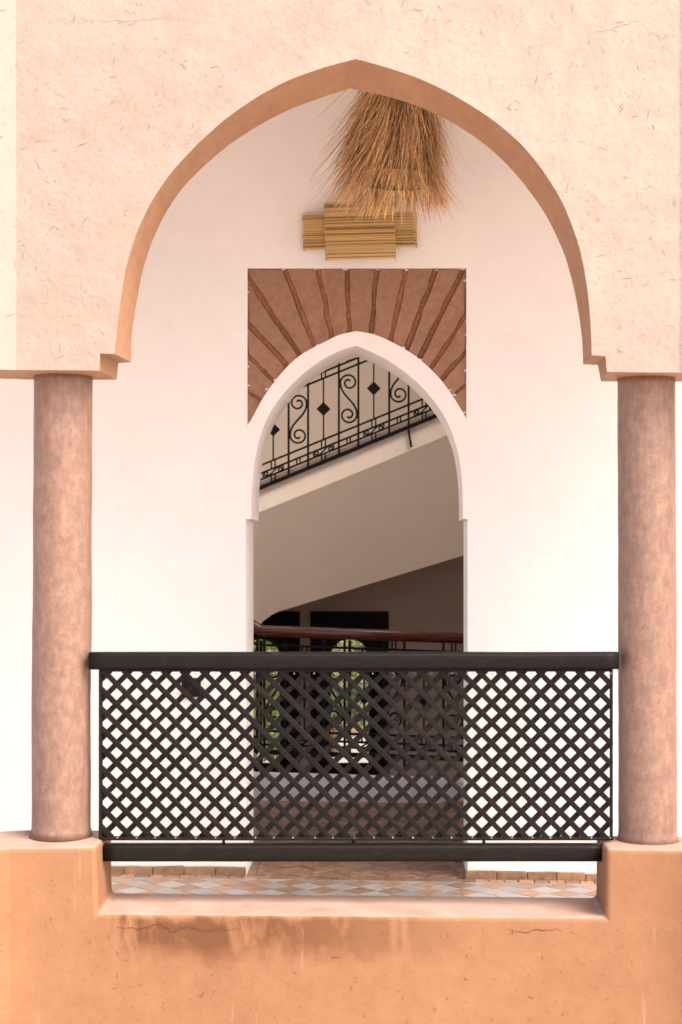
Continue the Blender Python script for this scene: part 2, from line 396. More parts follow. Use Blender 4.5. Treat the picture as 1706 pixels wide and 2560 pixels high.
def path_z(x, pts):
    for a, b in zip(pts, pts[1:]):
        if a.x <= x <= b.x and b.x > a.x: return a.y+(b.y-a.y)*(x-a.x)/(b.x-a.x)
    return 99
def fleck(mb, x, y, z, L, wd, ang, bend):
    pts = []; a = ang; px, pz = x, z
    for k in range(4):
        pts.append((px, pz, a)); px += math.cos(a)*L/3; pz += math.sin(a)*L/3; a += bend*random.uniform(-0.6, 1.2)
    b = len(mb.v)
    for k, (px, pz, a) in enumerate(pts):
        ww = wd*(0.35, 1, 0.9, 0.3)[k]/2; nx, nz = -math.sin(a)*ww, math.cos(a)*ww
        for s in (-1, 1):
            xx = px+nx*s; mb.v.append((xx, y+yoff(xx), pz+nz*s))
    for k in range(3): mb.f.append((b+2*k, b+2*k+2, b+2*k+3, b+2*k+1))
mb = MB(); n = 0
while n < 2000:
    x = random.uniform(-1.62, 1.3); z = random.uniform(2.2, 3.7)
    if z < path_z(x, front)+0.04: continue
    if noise.noise((x*2.3, z*2.3, 3.1))+random.uniform(-0.5, 0.45) < -0.12: continue
    big = random.random() < 0.075
    L = random.uniform(0.018, 0.042) if big else random.uniform(0.003, 0.014)
    fleck(mb, x, YF-0.0012, z, L, random.uniform(0.0016, 0.0034) if big else random.uniform(0.0007, 0.0022), random.gauss(1.1, 0.9), random.uniform(-0.4, 0.4)); n += 1
child(tag(mb.build('straw_flecks', M['fleck'], None), kind='stuff'), arcade)
def crack(par, pts, Y, wdt, name='crack', mat='crack'):
    mb = MB(); q = []
    for (a, b) in zip(pts, pts[1:]):
        n = max(2, int(abs(b[0]-a[0])/9))
        for k in range(n):
            t = k/n; q.append((a[0]+(b[0]-a[0])*t, a[1]+(b[1]-a[1])*t+random.uniform(-4, 4)))
    q.append(pts[-1]); b0 = len(mb.v)
    for i, (u, v) in enumerate(q):
        t = i/(len(q)-1); ww = wdt*(0.25+0.75*math.sin(math.pi*min(1, max(0.02, t))))*random.uniform(0.6, 1.4)
        p = P(u, v, Y); mb.v += [(p.x, Y-0.0011, p.z-ww/2), (p.x, Y-0.0011, p.z+ww/2)]
    for i in range(len(q)-1): mb.f.append((2*i, 2*i+2, 2*i+3, 2*i+1))
    return child(mb.build(name, M[mat], None), par)
crack(arcade, [(1475, 84), (1530, 72), (1560, 64), (1595, 52)], YF, 0.0022, mat='fleck')
crack(arcade, [(1600, 55), (1625, 80), (1655, 96), (1690, 82)], YF, 0.0016, mat='fleck')
crack(arcade, [(130, 35), (160, 58), (230, 52), (330, 55), (420, 45), (520, 58)], YF, 0.0014, mat='fleck')

# ---- parapet with piers and lowered sill
para = empty('parapet_wall', (0, YF, -3.4)); bpy.context.view_layer.update()
tag(para, 'stained orange mud-plaster parapet with lowered sill below the lattice railing', 'wall')
def parapet():
    mb = MB()
    # top outline, front and back
    f = [(-3.3, PZ(2120, YF)), (KL-0.02, PZ(2119, YF)), (PX(120, YF), PZ(2119, YF)), (PX(240, YF), PZ(2116, YF)), (PX(245, YF), PZ(2283, YF)),
         (PX(560, YF), PZ(2286, YF)), (PX(900, YF), PZ(2288, YF)), (PX(1230, YF), PZ(2292, YF)), (PX(1515, YF), PZ(2294, YF)), (PX(1516, YF), PZ(2120, YF)),
         (PX(1600, YF), PZ(2123, YF)), (KR+0.02, PZ(2124, YF)), (3.0, PZ(2124, YF))]
    b = [(-3.3, PZ(2072, YB)), (KL-0.02, PZ(2072, YB)), (PX(180, YB), PZ(2072, YB)), (PX(280, YB), PZ(2075, YB)), (PX(282, YB), PZ(2230, YB)),
         (PX(580, YB), PZ(2233, YB)), (PX(905, YB), PZ(2236, YB)), (PX(1220, YB), PZ(2239, YB)), (PX(1490, YB), PZ(2242, YB)), (PX(1491, YB), PZ(2087, YB)),
         (PX(1560, YB), PZ(2088, YB)), (KR+0.02, PZ(2088, YB)), (3.0, PZ(2088, YB))]
    n = len(f); zb = -3.4
    mb.v = [(x, YF+yoff(x), z) for x, z in f]+[(x, YB+yoff(x), z) for x, z in b]
    mb.v += [(x, YF+yoff(x), zb) for x, z in f]+[(x, YB+yoff(x), zb) for x, z in b]
    for i in range(n-1):
        mb.f += [(i, 2*n+i, 2*n+i+1, i+1), (n+i, n+i+1, 3*n+i+1, 3*n+i), (i, i+1, n+i+1, n+i)]
    mb.f += [(0, n, 3*n, 2*n), (n-1, 3*n-1, 4*n-1, 2*n-1)]
    return mb
o = parapet().build('plaster_face', M['parapet'], None, bevel=0.022, seg=4, angle=35); child(o, para)
o.data.materials.append(M['parapet_left_lit'])
for p in o.data.polygons:
    if p.center.x < KL-0.05: p.material_index = 1
mb = MB(); n = 0
while n < 520:
    x = random.uniform(-1.6, 1.25); z = random.uniform(-0.32, 0.36)
    if PX(236, YF) < x < PX(1520, YF) and z > PZ(2310, YF): continue
    if z > PZ(2145, YF): continue
    big = random.random() < 0.12
    fleck(mb, x, YF-0.0012, z, random.uniform(0.012, 0.028) if big else random.uniform(0.004, 0.013), random.uniform(0.0016, 0.0034) if big else random.uniform(0.0010, 0.0024), random.gauss(-0.9, 0.9), random.uniform(-0.4, 0.4)); n += 1
child(tag(mb.build('straw_flecks', M['fleckd'], None), kind='stuff'), para)
crack(para, [(290, 2314), (350, 2322), (400, 2312), (430, 2330), (470, 2316), (520, 2328), (560, 2318)], YF, 0.0042)
crack(para, [(545, 2330), (600, 2322)], YF, 0.0022)
crack(para, [(1262, 2324), (1320, 2330), (1335, 2322), (1410, 2326)], YF, 0.0030)
crack(para, [(1420, 2330), (1440, 2336)], YF, 0.0018)

# ---- columns
def column(name, ut, ub, vt, vb, lab, seed):
    Yc = 6.158; mb = MB(); zt, zb = PZ(vt, Yc), PZ(vb, Yc); xt, xb = PX(ut, Yc), PX(ub, Yc)
    root = empty(name, (xb, Yc, zb)); nr, ns = 60, 40
    for i in range(nr+1):
        t = i/nr; z = (zt-zb)*t; cx = (xt-xb)*t+0.002*noise.noise((t*5, seed, 0))
        for j in range(ns):
            a = 2*math.pi*j/ns; d = Vector((math.cos(a), math.sin(a), 0))
            r = 0.1115*(1.006-0.012*t)+0.0022*noise.noise((d.x*1.5+seed, d.y*1.5, z*3))+0.0010*noise.noise((d.x*5, d.y*5+seed, z*11))
            r += 0.010*math.exp(-((z)/0.018)**2)
            mb.v.append((cx+d.x*r, d.y*r, z))
    for i in range(nr):
        for j in range(ns): mb.f.append((i*ns+j, i*ns+(j+1) % ns, (i+1)*ns+(j+1) % ns, (i+1)*ns+j))
    mb.f += [tuple(range(ns-1, -1, -1)), tuple(range(nr*ns, nr*ns+ns))]
    o = mb.build('shaft', M['column'], root, smooth=True)
    return tag(root, lab, 'column', 'round plaster columns of the arcade')
column('column', 159, 152.5, 938, 2090, 'brown polished plaster column left of the lattice railing', 1.0)
column('column', 1617, 1620, 944, 2105, 'brown polished plaster column right of the lattice railing', 4.0)

# ---- gallery ceiling / roof and wings
def gallery_plan(y):
    return [(-3.3, y+yoff(-3.3)), (KL, y), (KR, y), (3.0, y+yoff(3.0)), (3.0, YW+0.01), (-3.3, YW+0.01)]
mb = MB(); mb.slab(gallery_plan(YB-0.1), CEIL, CEIL+0.2)
tag(mb.build('ceiling', M['white']), 'white plaster ceiling of the gallery', 'ceiling', kind='structure')

# ---- gallery wall with pointed doorway and recessed brick panel
Z1 = lambda x, y: (600+x/2.6133, 640+y/2.6133)
dl = [(628.7,1296),(630,1233),(634.4,1176),(644,1118),(661,1063),(684,1018),(715,977),(753,938.5),(791,909),(829.6,886),(868,870.5),(891.6,864.5)]
dr = [(891.6,864.5),(925,878),(963.6,897.5),(1002,922),(1040,953),(1078,993),(1109,1037),(1128,1076),(1143.5,1124),(1153,1178),(1157,1237),(1158,1296)]
cl = [(50,1105),(80,1060),(150,930),(230,815),(320,712),(400,645),(480,598),(560,558),(650,515),(760,490)]
cr = [(760,490),(870,510),(970,550),(1070,603),(1160,662),(1240,732),(1310,805),(1390,912),(1480,1060)]
f2 = lambda pts, k=6: [Vector((PX(p.x, YW), PZ(p.y, YW))) for p in spline([Vector(q) for q in pts], k)]
door_path = f2(dl)+f2(dr)[1:]
band_path = f2([Z1(*p) for p in cl], 4)+f2([Z1(*p) for p in cr], 4)[1:]
RX0, RX1, RZ = PX(619, YW), PX(1166.5, YW), PZ(670.6, YW)
JX0, JX1, JZ = PX(615.5, YW), PX(1169.5, YW), PZ(1297.5, YW)
WX0, WX1, WT = -3.3, 3.0, 4.4
gwall = empty('gallery_wall', (PX(892, YW), YW, 0)); bpy.context.view_layer.update()
tag(gwall, 'white limewashed wall with the inner pointed doorway and radiating brick panel', 'wall')
def gallery_wall():
    mb = MB(); REC = 0.036
    # x samples across the doorway
    xs = sorted(set([round(p.x, 5) for p in door_path]+[round(p.x, 5) for p in band_path]+[round(RX0, 5), round(RX1, 5)]))
    xs = [x for i, x in enumerate(xs) if i == 0 or x-xs[i-1] > 1e-4]
    fx0, fx1 = door_path[0].x, door_path[-1].x
    def lo(x): return JZ if (x <= fx0 or x >= fx1) else path_z(x, door_path)
    def hi(x): return path_z(min(max(x, band_path[0].x), band_path[-1].x), band_path)
    def q(a, b, c, d): mb.add([a, b, c, d], [(0, 1, 2, 3)])
    S = [JX0]+[x for x in xs if JX0+1e-4 < x < JX1-1e-4]+[JX1]
    for a, b in zip(S, S[1:]):
        la, lb = lo(a+1e-6), lo(b-1e-6)
        if a >= RX0-1e-6 and b <= RX1+1e-6:
            ha, hb = hi(a), hi(b)
            q((a, YW, la), (b, YW, lb), (b, YW, hb), (a, YW, ha))
            q((a, YW, ha), (b, YW, hb), (b, YW+REC, hb), (a, YW+REC, ha))
            q((a, YW+REC, ha), (b, YW+REC, hb), (b, YW+REC, RZ), (a, YW+REC, RZ))
            q((a, YW+REC, RZ), (b, YW+REC, RZ), (b, YW, RZ), (a, YW, RZ))
            q((a, YW, RZ), (b, YW, RZ), (b, YW, WT), (a, YW, WT))
        else:
            q((a, YW, la), (b, YW, lb), (b, YW, WT), (a, YW, WT))
        q((a, YW, la), (a, YD, la), (b, YD, lb), (b, YW, lb))                     # soffit
        q((a, YD, la), (a, YD, WT), (b, YD, WT), (b, YD, lb))                     # back
    # sides of the recess
    q((RX0, YW, hi(RX0)), (RX0, YW+REC, hi(RX0)), (RX0, YW+REC, RZ), (RX0, YW, RZ))
    q((RX1, YW, hi(RX1)), (RX1, YW+REC, hi(RX1)), (RX1, YW+REC, RZ), (RX1, YW, RZ))
    # step faces at the arch foot
    for fx in (fx0, fx1):
        z = path_z(fx, door_path)
        q((fx, YW, JZ), (fx, YD, JZ), (fx, YD, z), (fx, YW, z))
    # plain wall on both sides and jambs
    for a, b in ((WX0, JX0), (JX1, WX1)):
        q((a, YW, -0.05), (b, YW, -0.05), (b, YW, WT), (a, YW, WT)); q((a, YD, -0.05), (b, YD, -0.05), (b, YD, WT), (a, YD, WT))
    for x in (JX0, JX1): q((x, YW, -0.05), (x, YD, -0.05), (x, YD, JZ), (x, YW, JZ))
    # merge duplicates so that edges can be rounded
    seen = {}; idx = []; vv = []
    for p in mb.v:
        k = tuple(round(c, 4) for c in p)
        if k not in seen: seen[k] = len(vv); vv.append(p)
        idx.append(seen[k])
    ff = []
    for f in mb.f:
        g = []
        for i in f:
            if not g or g[-1] != idx[i]: g.append(idx[i])
        if len(g) > 1 and g[0] == g[-1]: g.pop()
        if len(set(g)) >= 3: ff.append(tuple(g))
    mb.v = vv; mb.f = ff
    return mb
o = gallery_wall().build('plaster_face', M['white'], None, bevel=0.006, seg=3, angle=50, flat=True); child(o, gwall)

# radiating panels and the brick joints between them
J = [((50,890),(140,945),9),((50,640),(225,822),12),((50,440),(300,705),15),((50,140),(388,645),17),((290,80),(492,598),17),((512,80),(602,540),16),((700,80),(716,497),15),
     ((890,80),(858,507),16),((1088,80),(982,555),16),((1285,80),(1082,614),17),((1460,80),(1170,670),17),((1480,385),(1242,740),15),((1480,620),(1310,810),13),((1480,835),(1392,915),9)]
def zp(p): u, v = Z1(*p); return (PX(u, YW), PZ(v, YW))
curve = [(p.x, p.y) for p in band_path]
def curve_between(xa, xb): return [c for c in curve if xa+0.004 < c[0] < xb-0.004]
def offs(a, b, d):
    vx, vy = b[0]-a[0], b[1]-a[1]; L = math.hypot(vx, vy); nx, ny = -vy/L, vx/L
    return (a[0]+nx*d, a[1]+ny*d), (b[0]+nx*d, b[1]+ny*d)
def wob(a, b, n, amp):
    out = []
    for k in range(1, n):
        t = k/n; out.append((a[0]+(b[0]-a[0])*t+random.uniform(-amp, amp), a[1]+(b[1]-a[1])*t+random.uniform(-amp, amp)))
    return out
sc_ = YW/F/2.6133
lines = []
for a, b, hw in J:
    A, B = zp(a), zp(b); lines.append((A, B, hw*sc_))
TL, TR = (RX0, RZ), (RX1, RZ); BL, BR = curve[0], curve[-1]
for i in range(len(lines)+1):
    poly = []
    if i == 0:
        A, B, h = lines[0]; a2, b2 = offs(A, B, -h)      # side towards the foot
        a1, b1 = BL, BL
    else:
        A, B, h = lines[i-1]; a1, b1 = offs(A, B, h)
        if i < len(lines):
            A2, B2, h2 = lines[i]; a2, b2 = offs(A2, B2, -h2)
        else: a2, b2 = BR, BR
    # orientation check: side facing the next line
    if i > 0:
        nxt = lines[i][1] if i < len(lines) else BR
        c1, d1 = offs(A, B, h); c2, d2 = offs(A, B, -h)
        a1, b1 = (c1, d1) if math.dist(d1, nxt) < math.dist(d2, nxt) else (c2, d2)
    if i < len(lines):
        A2, B2, h2 = lines[i]; prv = lines[i-1][1] if i > 0 else BL
        c1, d1 = offs(A2, B2, h2); c2, d2 = offs(A2, B2, -h2)
        a2, b2 = (c1, d1) if math.dist(d1, prv) < math.dist(d2, prv) else (c2, d2)
    poly = [a1]
    topa, topb = lines[i-1][0] if i > 0 else BL, lines[i][0] if i < len(lines) else BR
    if topa[1] < RZ-0.01 and topb[1] > RZ-0.01: poly.append(TL)
    if topa[1] > RZ-0.01 and topb[1] < RZ-0.01: poly.append(TR)
    poly += [a2]+wob(a2, b2, 8, 0.0046)+[b2]
    poly += curve_between(min(b1[0], b2[0]), max(b1[0], b2[0]))[::-1]
    if i > 0: poly += [b1]+wob(b1, a1, 8, 0.0046)
    if area(poly) < 1e-5: continue
    mb = MB(); d = random.uniform(0.0, 0.0025); mb.prism(poly, YW+0.005+d, YW+0.0350)
    po = mb.build('voussoir_panel', M['terracotta'], None, bevel=0.0045, seg=3, angle=50)
    me = po.data; gx, gz = random.uniform(-0.045, 0.045), random.uniform(-0.012, 0.012); cxp = sum(q[0] for q in poly)/len(poly); czp = sum(q[1] for q in poly)/len(poly)
    for v_ in me.vertices:
        if v_.co.y < YW+0.02: v_.co.y += max(-0.003, min(0.004, gx*(v_.co.x-cxp)+gz*(v_.co.z-czp)))
    child(po, gwall)
for A, B, h in lines:
    cut = random.uniform(0.38, 0.58); L = math.dist(A, B)
    segs = [(0.0, cut-0.004/L), (cut+0.004/L, 1.0)] if L > 0.1 else [(0, 1)]
    for s0, s1 in segs:
        a = (A[0]+(B[0]-A[0])*s0, A[1]+(B[1]-A[1])*s0); b = (A[0]+(B[0]-A[0])*s1, A[1]+(B[1]-A[1])*s1)
        k = h*random.uniform(0.80, 0.95); a1, b1 = offs(a, b, k); a2, b2 = offs(a, b, -k)
        poly = [a1]+wob(a1, b1, 5, 0.0034)+[b1, b2]+wob(b2, a2, 5, 0.0034)+[a2]
        mb = MB(); mb.prism(poly, YW+random.uniform(0.015, 0.021), YW+0.0352)
        child(mb.build('brick', M['brick'], None, bevel=0.002, seg=1, angle=50), gwall)
mb = MB(); mb.box(RX0+0.002, RX1-0.002, YW+0.0215, YW+0.0232, PZ(1060, YW), RZ-0.002)
poly = [(RX0+0.002, RZ-0.002)]+[(c[0], c[1]+0.001) for c in curve]+[(RX1-0.002, RZ-0.002)]
mb = MB(); mb.prism(poly, YW+0.0235, YW+0.0345); child(mb.build('mortar_bed', M['mortar'], None), gwall)

M['lime'] = simple('lime_splash', (0.66, 0.58, 0.53), 0.9, 0.15, 40)
mb = MB(); rg = random.Random(9)
spots = [(lines[i][0][0]+rg.uniform(-0.012, 0.012), RZ-rg.uniform(0.0, 0.008)) for i in range(4, 11) for _ in range(2)]
spots += [(RX0+rg.uniform(0, 0.006), rg.uniform(lines[0][0][1], RZ)) for _ in range(6)]+[(RX1-rg.uniform(0, 0.006), rg.uniform(lines[-1][0][1], RZ)) for _ in range(6)]
spots += [(c[0]+rg.uniform(-0.01, 0.01), c[1]+rg.uniform(0.0, 0.006)) for c in rg.sample(curve, 12)]
for x, z in spots:
    r_ = rg.uniform(0.003, 0.008); k = 9; pl = []
    for j in range(k): an = 2*math.pi*j/k; q = r_*rg.uniform(0.5, 1.2); pl.append((x+q*1.4*math.cos(an), z+q*0.8*math.sin(an)))
    mb.prism(pl, YW+0.0015, YW+0.012)
child(tag(mb.build('lime_splashes', M['lime'], None), kind='stuff'), gwall)
# skirting tiles at the wall foot
def fz(x): return 0.002-0.015*(x+0.9)
xs0 = JX0-0.002
def skirt(xa, xb):
    x = xa
    while x > xb+0.02 if xb < xa else x < xb-0.02:
        wd = random.uniform(0.135, 0.15); s = -1 if xb < xa else 1
        x2 = x+s*wd; a, b = min(x, x2)+0.0015, max(x, x2)-0.0015
        h = random.uniform(0.040, 0.045); mb = MB(); z0 = fz((a+b)/2)-0.004
        mb.prism([(a, z0), (b, z0), (b, z0+h+random.uniform(-0.003, 0.003)), (a, z0+h+random.uniform(-0.003, 0.003))], YW-0.014-random.uniform(0, 0.002), YW+0.004)
        child(mb.build('skirting_tile', M['tile_skirt'], None, bevel=0.004, seg=2), gwall); x = x2
skirt(JX0+0.002, -1.9); skirt(JX1-0.012, 1.5)

# ---- gallery floor
gfloor = MB()
mb = MB(); mb.slab(gallery_plan(YB-0.05), -0.25, -0.006)
gf = mb.build('gallery_floor', M['grout']); gf.rotation_euler = (0, 0.015, 0); gf.location = (-0.9*0, 0, fz(0))
tag(gf, 'gallery floor of brown and white diamond tiles behind the parapet', 'floor', kind='structure')
D = 0.157; h = D/2
def tile_mesh(poly, name, mat, th=0.007, gap=0.0030, bev=0.0014):
    cx = sum(p[0] for p in poly)/len(poly); cy = sum(p[1] for p in poly)/len(poly)
    r = max(math.dist(p, (cx, cy)) for p in poly); k = 1-gap/r
    pl = [((p[0]-cx)*k, (p[1]-cy)*k) for p in poly]; top = [(p[0]*(1-bev/r), p[1]*(1-bev/r)) for p in pl]
    n = len(pl); mb = MB()
    mb.v = [(*p, 0) for p in pl]+[(*p, th-bev) for p in pl]+[(*p, th) for p in top]
    for i in range(n):
        j = (i+1) % n; mb.f += [(i, j, n+j, n+i), (n+i, n+j, 2*n+j, 2*n+i)]
    mb.f += [tuple(range(2*n, 3*n))]
    return mb.mesh(name, mat), cx, cy
WY, WX = 7.38, -1.163
full = {}
for kind in ('tile_white', 'tile_brown'):
    full[kind], _, _ = tile_mesh([(-h, 0), (0, -h), (h, 0), (0, h)], 'floor_tile', M[kind])
for j in range(-9, 3):
    for i in range(-3, 17):
        white = (j % 2 == 0); cx = WX+D*i+(0 if white else h); cy = WY+h*j
        if cx < -1.55 or cx > 1.25: continue
        poly = [(cx-h, cy), (cx, cy-h), (cx+h, cy), (cx, cy+h)]
        cp = clip_poly(poly, 0, 1, 7.534)
        if len(cp) < 3 or area(cp) < 1e-4: continue
        mt = 'tile_white' if white else 'tile_brown'
        if random.random() < 0.04: mt = 'tile_brown' if white else 'tile_white'
        if len(cp) == 4 and abs(area(cp)-2*h*h) < 1e-6: me = full[mt]; x, y = cx, cy
        else: me, x, y = tile_mesh(cp, 'floor_tile', M[mt])
        o = link_mesh('floor_tile', me, gf, (x, y, -0.0055+random.uniform(-0.0007, 0.0007)), (random.uniform(-0.004, 0.004), random.uniform(-0.004, 0.004), random.uniform(-0.012, 0.012)))
x = -1.7
while x < 1.3:
    dw = random.uniform(0.050, 0.058) if JX0 < x < JX1 else random.uniform(0.066, 0.078)
    me, cx, cy = tile_mesh([(x, 7.537), (x+dw, 7.537), (x+dw, 7.604), (x, 7.604)], 'border_tile', M['tile_brown'] if not (JX0 < x < JX1) else M['tile_floor'])
    link_mesh('border_tile', me, gf, (cx, cy, -0.0055+random.uniform(-0.0008, 0.0008)), (random.uniform(-0.006, 0.006), 0, random.uniform(-0.02, 0.02))); x += dw

# ---- hall floor behind the doorway: herringbone threshold and tiles
HX0, HX1, HYE = -2.4, 2.4, 13.4
mb = MB(); mb.box(HX0, HX1, YW+0.012, 10.0, -0.25, -0.006)
hf = mb.build('hall_floor', M['grout']); hf.rotation_euler = (0, 0.015, 0); hf.location = (0, 0, fz(0))
tag(hf, 'herringbone terracotta floor seen through the doorway', 'floor', kind='structure')
def herringbone(x0, x1, y0, y1, W, L, ang, mat, name):
    c, s = math.cos(ang), math.sin(ang); mx, my = (x0+x1)/2, (y0+y1)/2; cnt = 0
    rr = int(3/W)
    cache = {}
    for i in range(-rr, rr):
        for j in range(-20, 20):
            for kind in (0, 1):
                ox, oy = i*W+j*L, i*W-j*L
                rc = (ox, ox+L, oy, oy+W) if kind == 0 else (ox+L, ox+L+W, oy+W-L, oy+W)
                p = [(rc[0], rc[2]), (rc[1], rc[2]), (rc[1], rc[3]), (rc[0], rc[3])]
                if abs(p[0][0]) > 4 or abs(p[0][1]) > 4: continue
                p = [(mx+q[0]*c-q[1]*s, my+q[0]*s+q[1]*c) for q in p]
                cp = clip_rect(p, x0, x1, y0, y1)
                if len(cp) < 3 or area(cp) < 2e-4: continue
                if len(cp) == 4 and abs(area(cp)-W*L) < 1e-7:
                    if kind not in cache: cache[kind] = tile_mesh(cp, name, mat)[0]
                    me = cache[kind]; x = sum(q[0] for q in cp)/4; y = sum(q[1] for q in cp)/4
                else: me, x, y = tile_mesh(cp, name, mat)
                link_mesh(name, me, hf, (x, y, -0.0055+random.uniform(-0.0012, 0.0012)), (random.uniform(-0.008, 0.008), random.uniform(-0.008, 0.008), 0)); cnt += 1
    return cnt
herringbone(JX0+0.045, JX1-0.045, 7.63, 8.05, 0.042, 0.126, R(45), M['tile_floor'], 'threshold_tile')
for xx in (JX0+0.003, JX1-0.043):
    y = 7.63
    while y < 8.0:
        me, cx, cy = tile_mesh([(xx, y), (xx+0.04, y), (xx+0.04, y+0.13), (xx, y+0.13)], 'threshold_tile', M['tile_floor'])
        link_mesh('threshold_tile', me, hf, (cx, cy, -0.0055)); y += 0.132
herringbone(-1.0, 0.62, 8.055, 9.6, 0.075, 0.225, R(45), M['tile_floor'], 'hall_tile')
k = 0; x = -1.0
while x < 0.7:
    me, cx, cy = tile_mesh([(x, 9.61), (x+0.078, 9.61), (x+0.078, 9.70), (x, 9.70)], 'hall_tile', M['tile_green'] if k % 3 == 1 else M['tile_floor'])
    link_mesh('hall_tile', me, hf, (cx, cy, -0.0055)); x += 0.078; k += 1
x = -1.0
while x < 0.7:
    me, cx, cy = tile_mesh([(x, 9.71), (x+0.15, 9.71), (x+0.15, 9.97), (x, 9.97)], 'hall_tile', M['tile_floor'])
    link_mesh('hall_tile', me, hf, (cx, cy, -0.0055)); x += 0.152

# ---- stair hall: side walls, far wall with two windows, landing, roof with an added light opening
def plain_wall(name, box, mat, lab, holes=()):
    mb = MB(); mb.box(*box); o = mb.build(name, M[mat]); return tag(o, lab, 'wall')
def hole_wall(x0, x1, z0, z1, holes, y0, y1):
    mb = MB(); xs = sorted({x0, x1, *[q for hh in holes for q in hh[:2]]}); zs = sorted({z0, z1, 1.95, *[q for hh in holes for q in hh[2:]]})
    for a, b in zip(xs, xs[1:]):
        for c, d in zip(zs, zs[1:]):
            if any(hh[0] <= a and b <= hh[1] and hh[2] <= c and d <= hh[3] for hh in holes): continue
            mb.add([(a, y0, c), (b, y0, c), (b, y0, d), (a, y0, d)], [(0, 1, 2, 3)]); mb.add([(a, y1, c), (b, y1, c), (b, y1, d), (a, y1, d)], [(3, 2, 1, 0)])
    for a, b, c, d in holes:
        mb.add([(a, y0, c), (a, y1, c), (a, y1, d), (a, y0, d), (b, y0, c), (b, y1, c), (b, y1, d), (b, y0, d)], [(0, 1, 2, 3), (7, 6, 5, 4), (3, 2, 6, 7), (4, 5, 1, 0)])
    return mb
ZT = 6.2
o = hole_wall(YD+0.003, HYE, -1.2, ZT, [(8.3, 12.2, 0.02, 3.6)], 0, 0.2).build('hall_wall', M['hall'])  # side opening is added, sized to light the stair underside
o.rotation_euler = (0, 0, R(90)); o.location = (HX0, 0, 0)
tag(o, 'beige plaster side wall on the left of the stair hall, with an unseen opening added for light', 'wall')
plain_wall('hall_wall', (HX1, HX1+0.2, YD+0.003, HYE, -1.2, ZT), 'hall', 'beige plaster side wall on the right of the stair hall')
mb = MB(); mb.box(HX0, HX1, 10.06, HYE, -1.25, -1.1)
tag(mb.build('landing', M['tile_floor']), 'lower landing floor below the stair kerb', 'floor', kind='structure')
YE = HYE
wz0, wz1 = -0.42, PZ(1532, YE)
WIN = [(PX(558, YE), PX(747, YE)), (PX(780, YE), PX(969, YE))]
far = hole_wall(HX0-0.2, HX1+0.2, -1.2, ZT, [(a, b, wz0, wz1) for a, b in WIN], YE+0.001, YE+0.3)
fo = far.build('hall_wall', M['upper_hall']); fo.data.materials.append(M['hall_shade'])
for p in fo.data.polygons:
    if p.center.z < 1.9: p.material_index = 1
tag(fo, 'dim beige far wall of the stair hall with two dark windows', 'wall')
def window(a, b, lab):
    cx = (a+b)/2; root = empty('window', (cx, YE-0.014, wz0)); oz0, oz1 = PZ(1908, YE)-wz0, PZ(1598, YE)-wz0; hw = PX(920, YE)-PX(873, YE)
    # dark board with an arched light
    pts = [(-hw, oz0), (-hw, oz1-hw*0.9)]
    for k in range(1, 12):
        an = math.pi-math.pi*k/12; pts.append((hw*math.cos(an), oz1-hw*0.9+hw*0.9*math.sin(an)))
    pts += [(hw, oz1-hw*0.9), (hw, oz0)]
    W2 = (b-a)/2+0.012; H = wz1-wz0+0.012; mb = MB()
    for y0, y1 in ((0, 0.05),):
        def q(p0, p1): # strip between opening and outer border
            pass
    outer = []
    n = len(pts)
    for i, p in enumerate(pts):
        if i == 0: outer.append((-W2, 0.004))
        elif i == n-1: outer.append((W2, 0.004))
        elif p[0] <= -hw*0.72: outer.append((-W2, max(p[1], oz1-hw) if i > 1 else oz1-hw*0.9))
        elif p[0] >= hw*0.72: outer.append((W2, max(p[1], oz1-hw) if i < n-2 else oz1-hw*0.9))
        else: outer.append((p[0]/(hw*0.72)*W2, H))
    outer[3] = (-W2, H); outer[-4] = (W2, H)
    for i in range(n-1):
        for y in (0, 0.05):
            mb.add([(pts[i][0], y, pts[i][1]), (pts[i+1][0], y, pts[i+1][1]), (outer[i+1][0], y, outer[i+1][1]), (outer[i][0], y, outer[i][1])], [(0, 1, 2, 3)])
        mb.add([(pts[i][0], 0, pts[i][1]), (pts[i+1][0], 0, pts[i+1][1]), (pts[i+1][0], 0.05, pts[i+1][1]), (pts[i][0], 0.05, pts[i][1])], [(0, 1, 2, 3)])
    for y in (0, 0.05):
        mb.add([(-W2, y, 0.004), (W2, y, 0.004), (hw, y, oz0), (-hw, y, oz0)], [(0, 1, 2, 3)])
    mb.add([(-hw, 0, oz0), (hw, 0, oz0), (hw, 0.05, oz0), (-hw, 0.05, oz0)], [(0, 1, 2, 3)])
    mb.build('frame', M['dark_wood'], root)
    mb = MB(); mb.prism(pts, 0.02, 0.026); mb.build('pane', M['glass'], root)
    mb = MB(); mb.box(-0.012, 0.012, 0.008, 0.042, oz0+0.003, oz1-0.01); mb.build('glazing_bar', M['dark_wood'], root)
    return tag(root, lab, 'window')
window(*WIN[0], 'dark wooden window with arched light showing green leaves, left of the pair')
window(*WIN[1], 'dark wooden window with arched light and tan view, right of the pair')

# kerb of the stair opening
kerb = MB(); k0, k1 = PX(500, 10.0), PX(1300, 10.0)
kerb.v = [(k0, 10.0, -0.02), (k1, 10.0, -0.02), (k1, 10.0, PZ(1958, 10)), (k0, 10.0, PZ(1934, 10))]+[(k0, 10.06+0.12, -0.3), (k1, 10.06+0.12, -0.3), (k1, 10.18, PZ(1958, 10)), (k0, 10.18, PZ(1934, 10))]
kerb.f = [(0, 1, 2, 3), (7, 6, 5, 4), (3, 2, 6, 7), (0, 4, 5, 1), (0, 3, 7, 4), (1, 5, 6, 2)]
tag(kerb.build('stair_kerb', M['white'], bevel=0.008), 'low white plaster kerb under the iron stair railing', 'kerb')
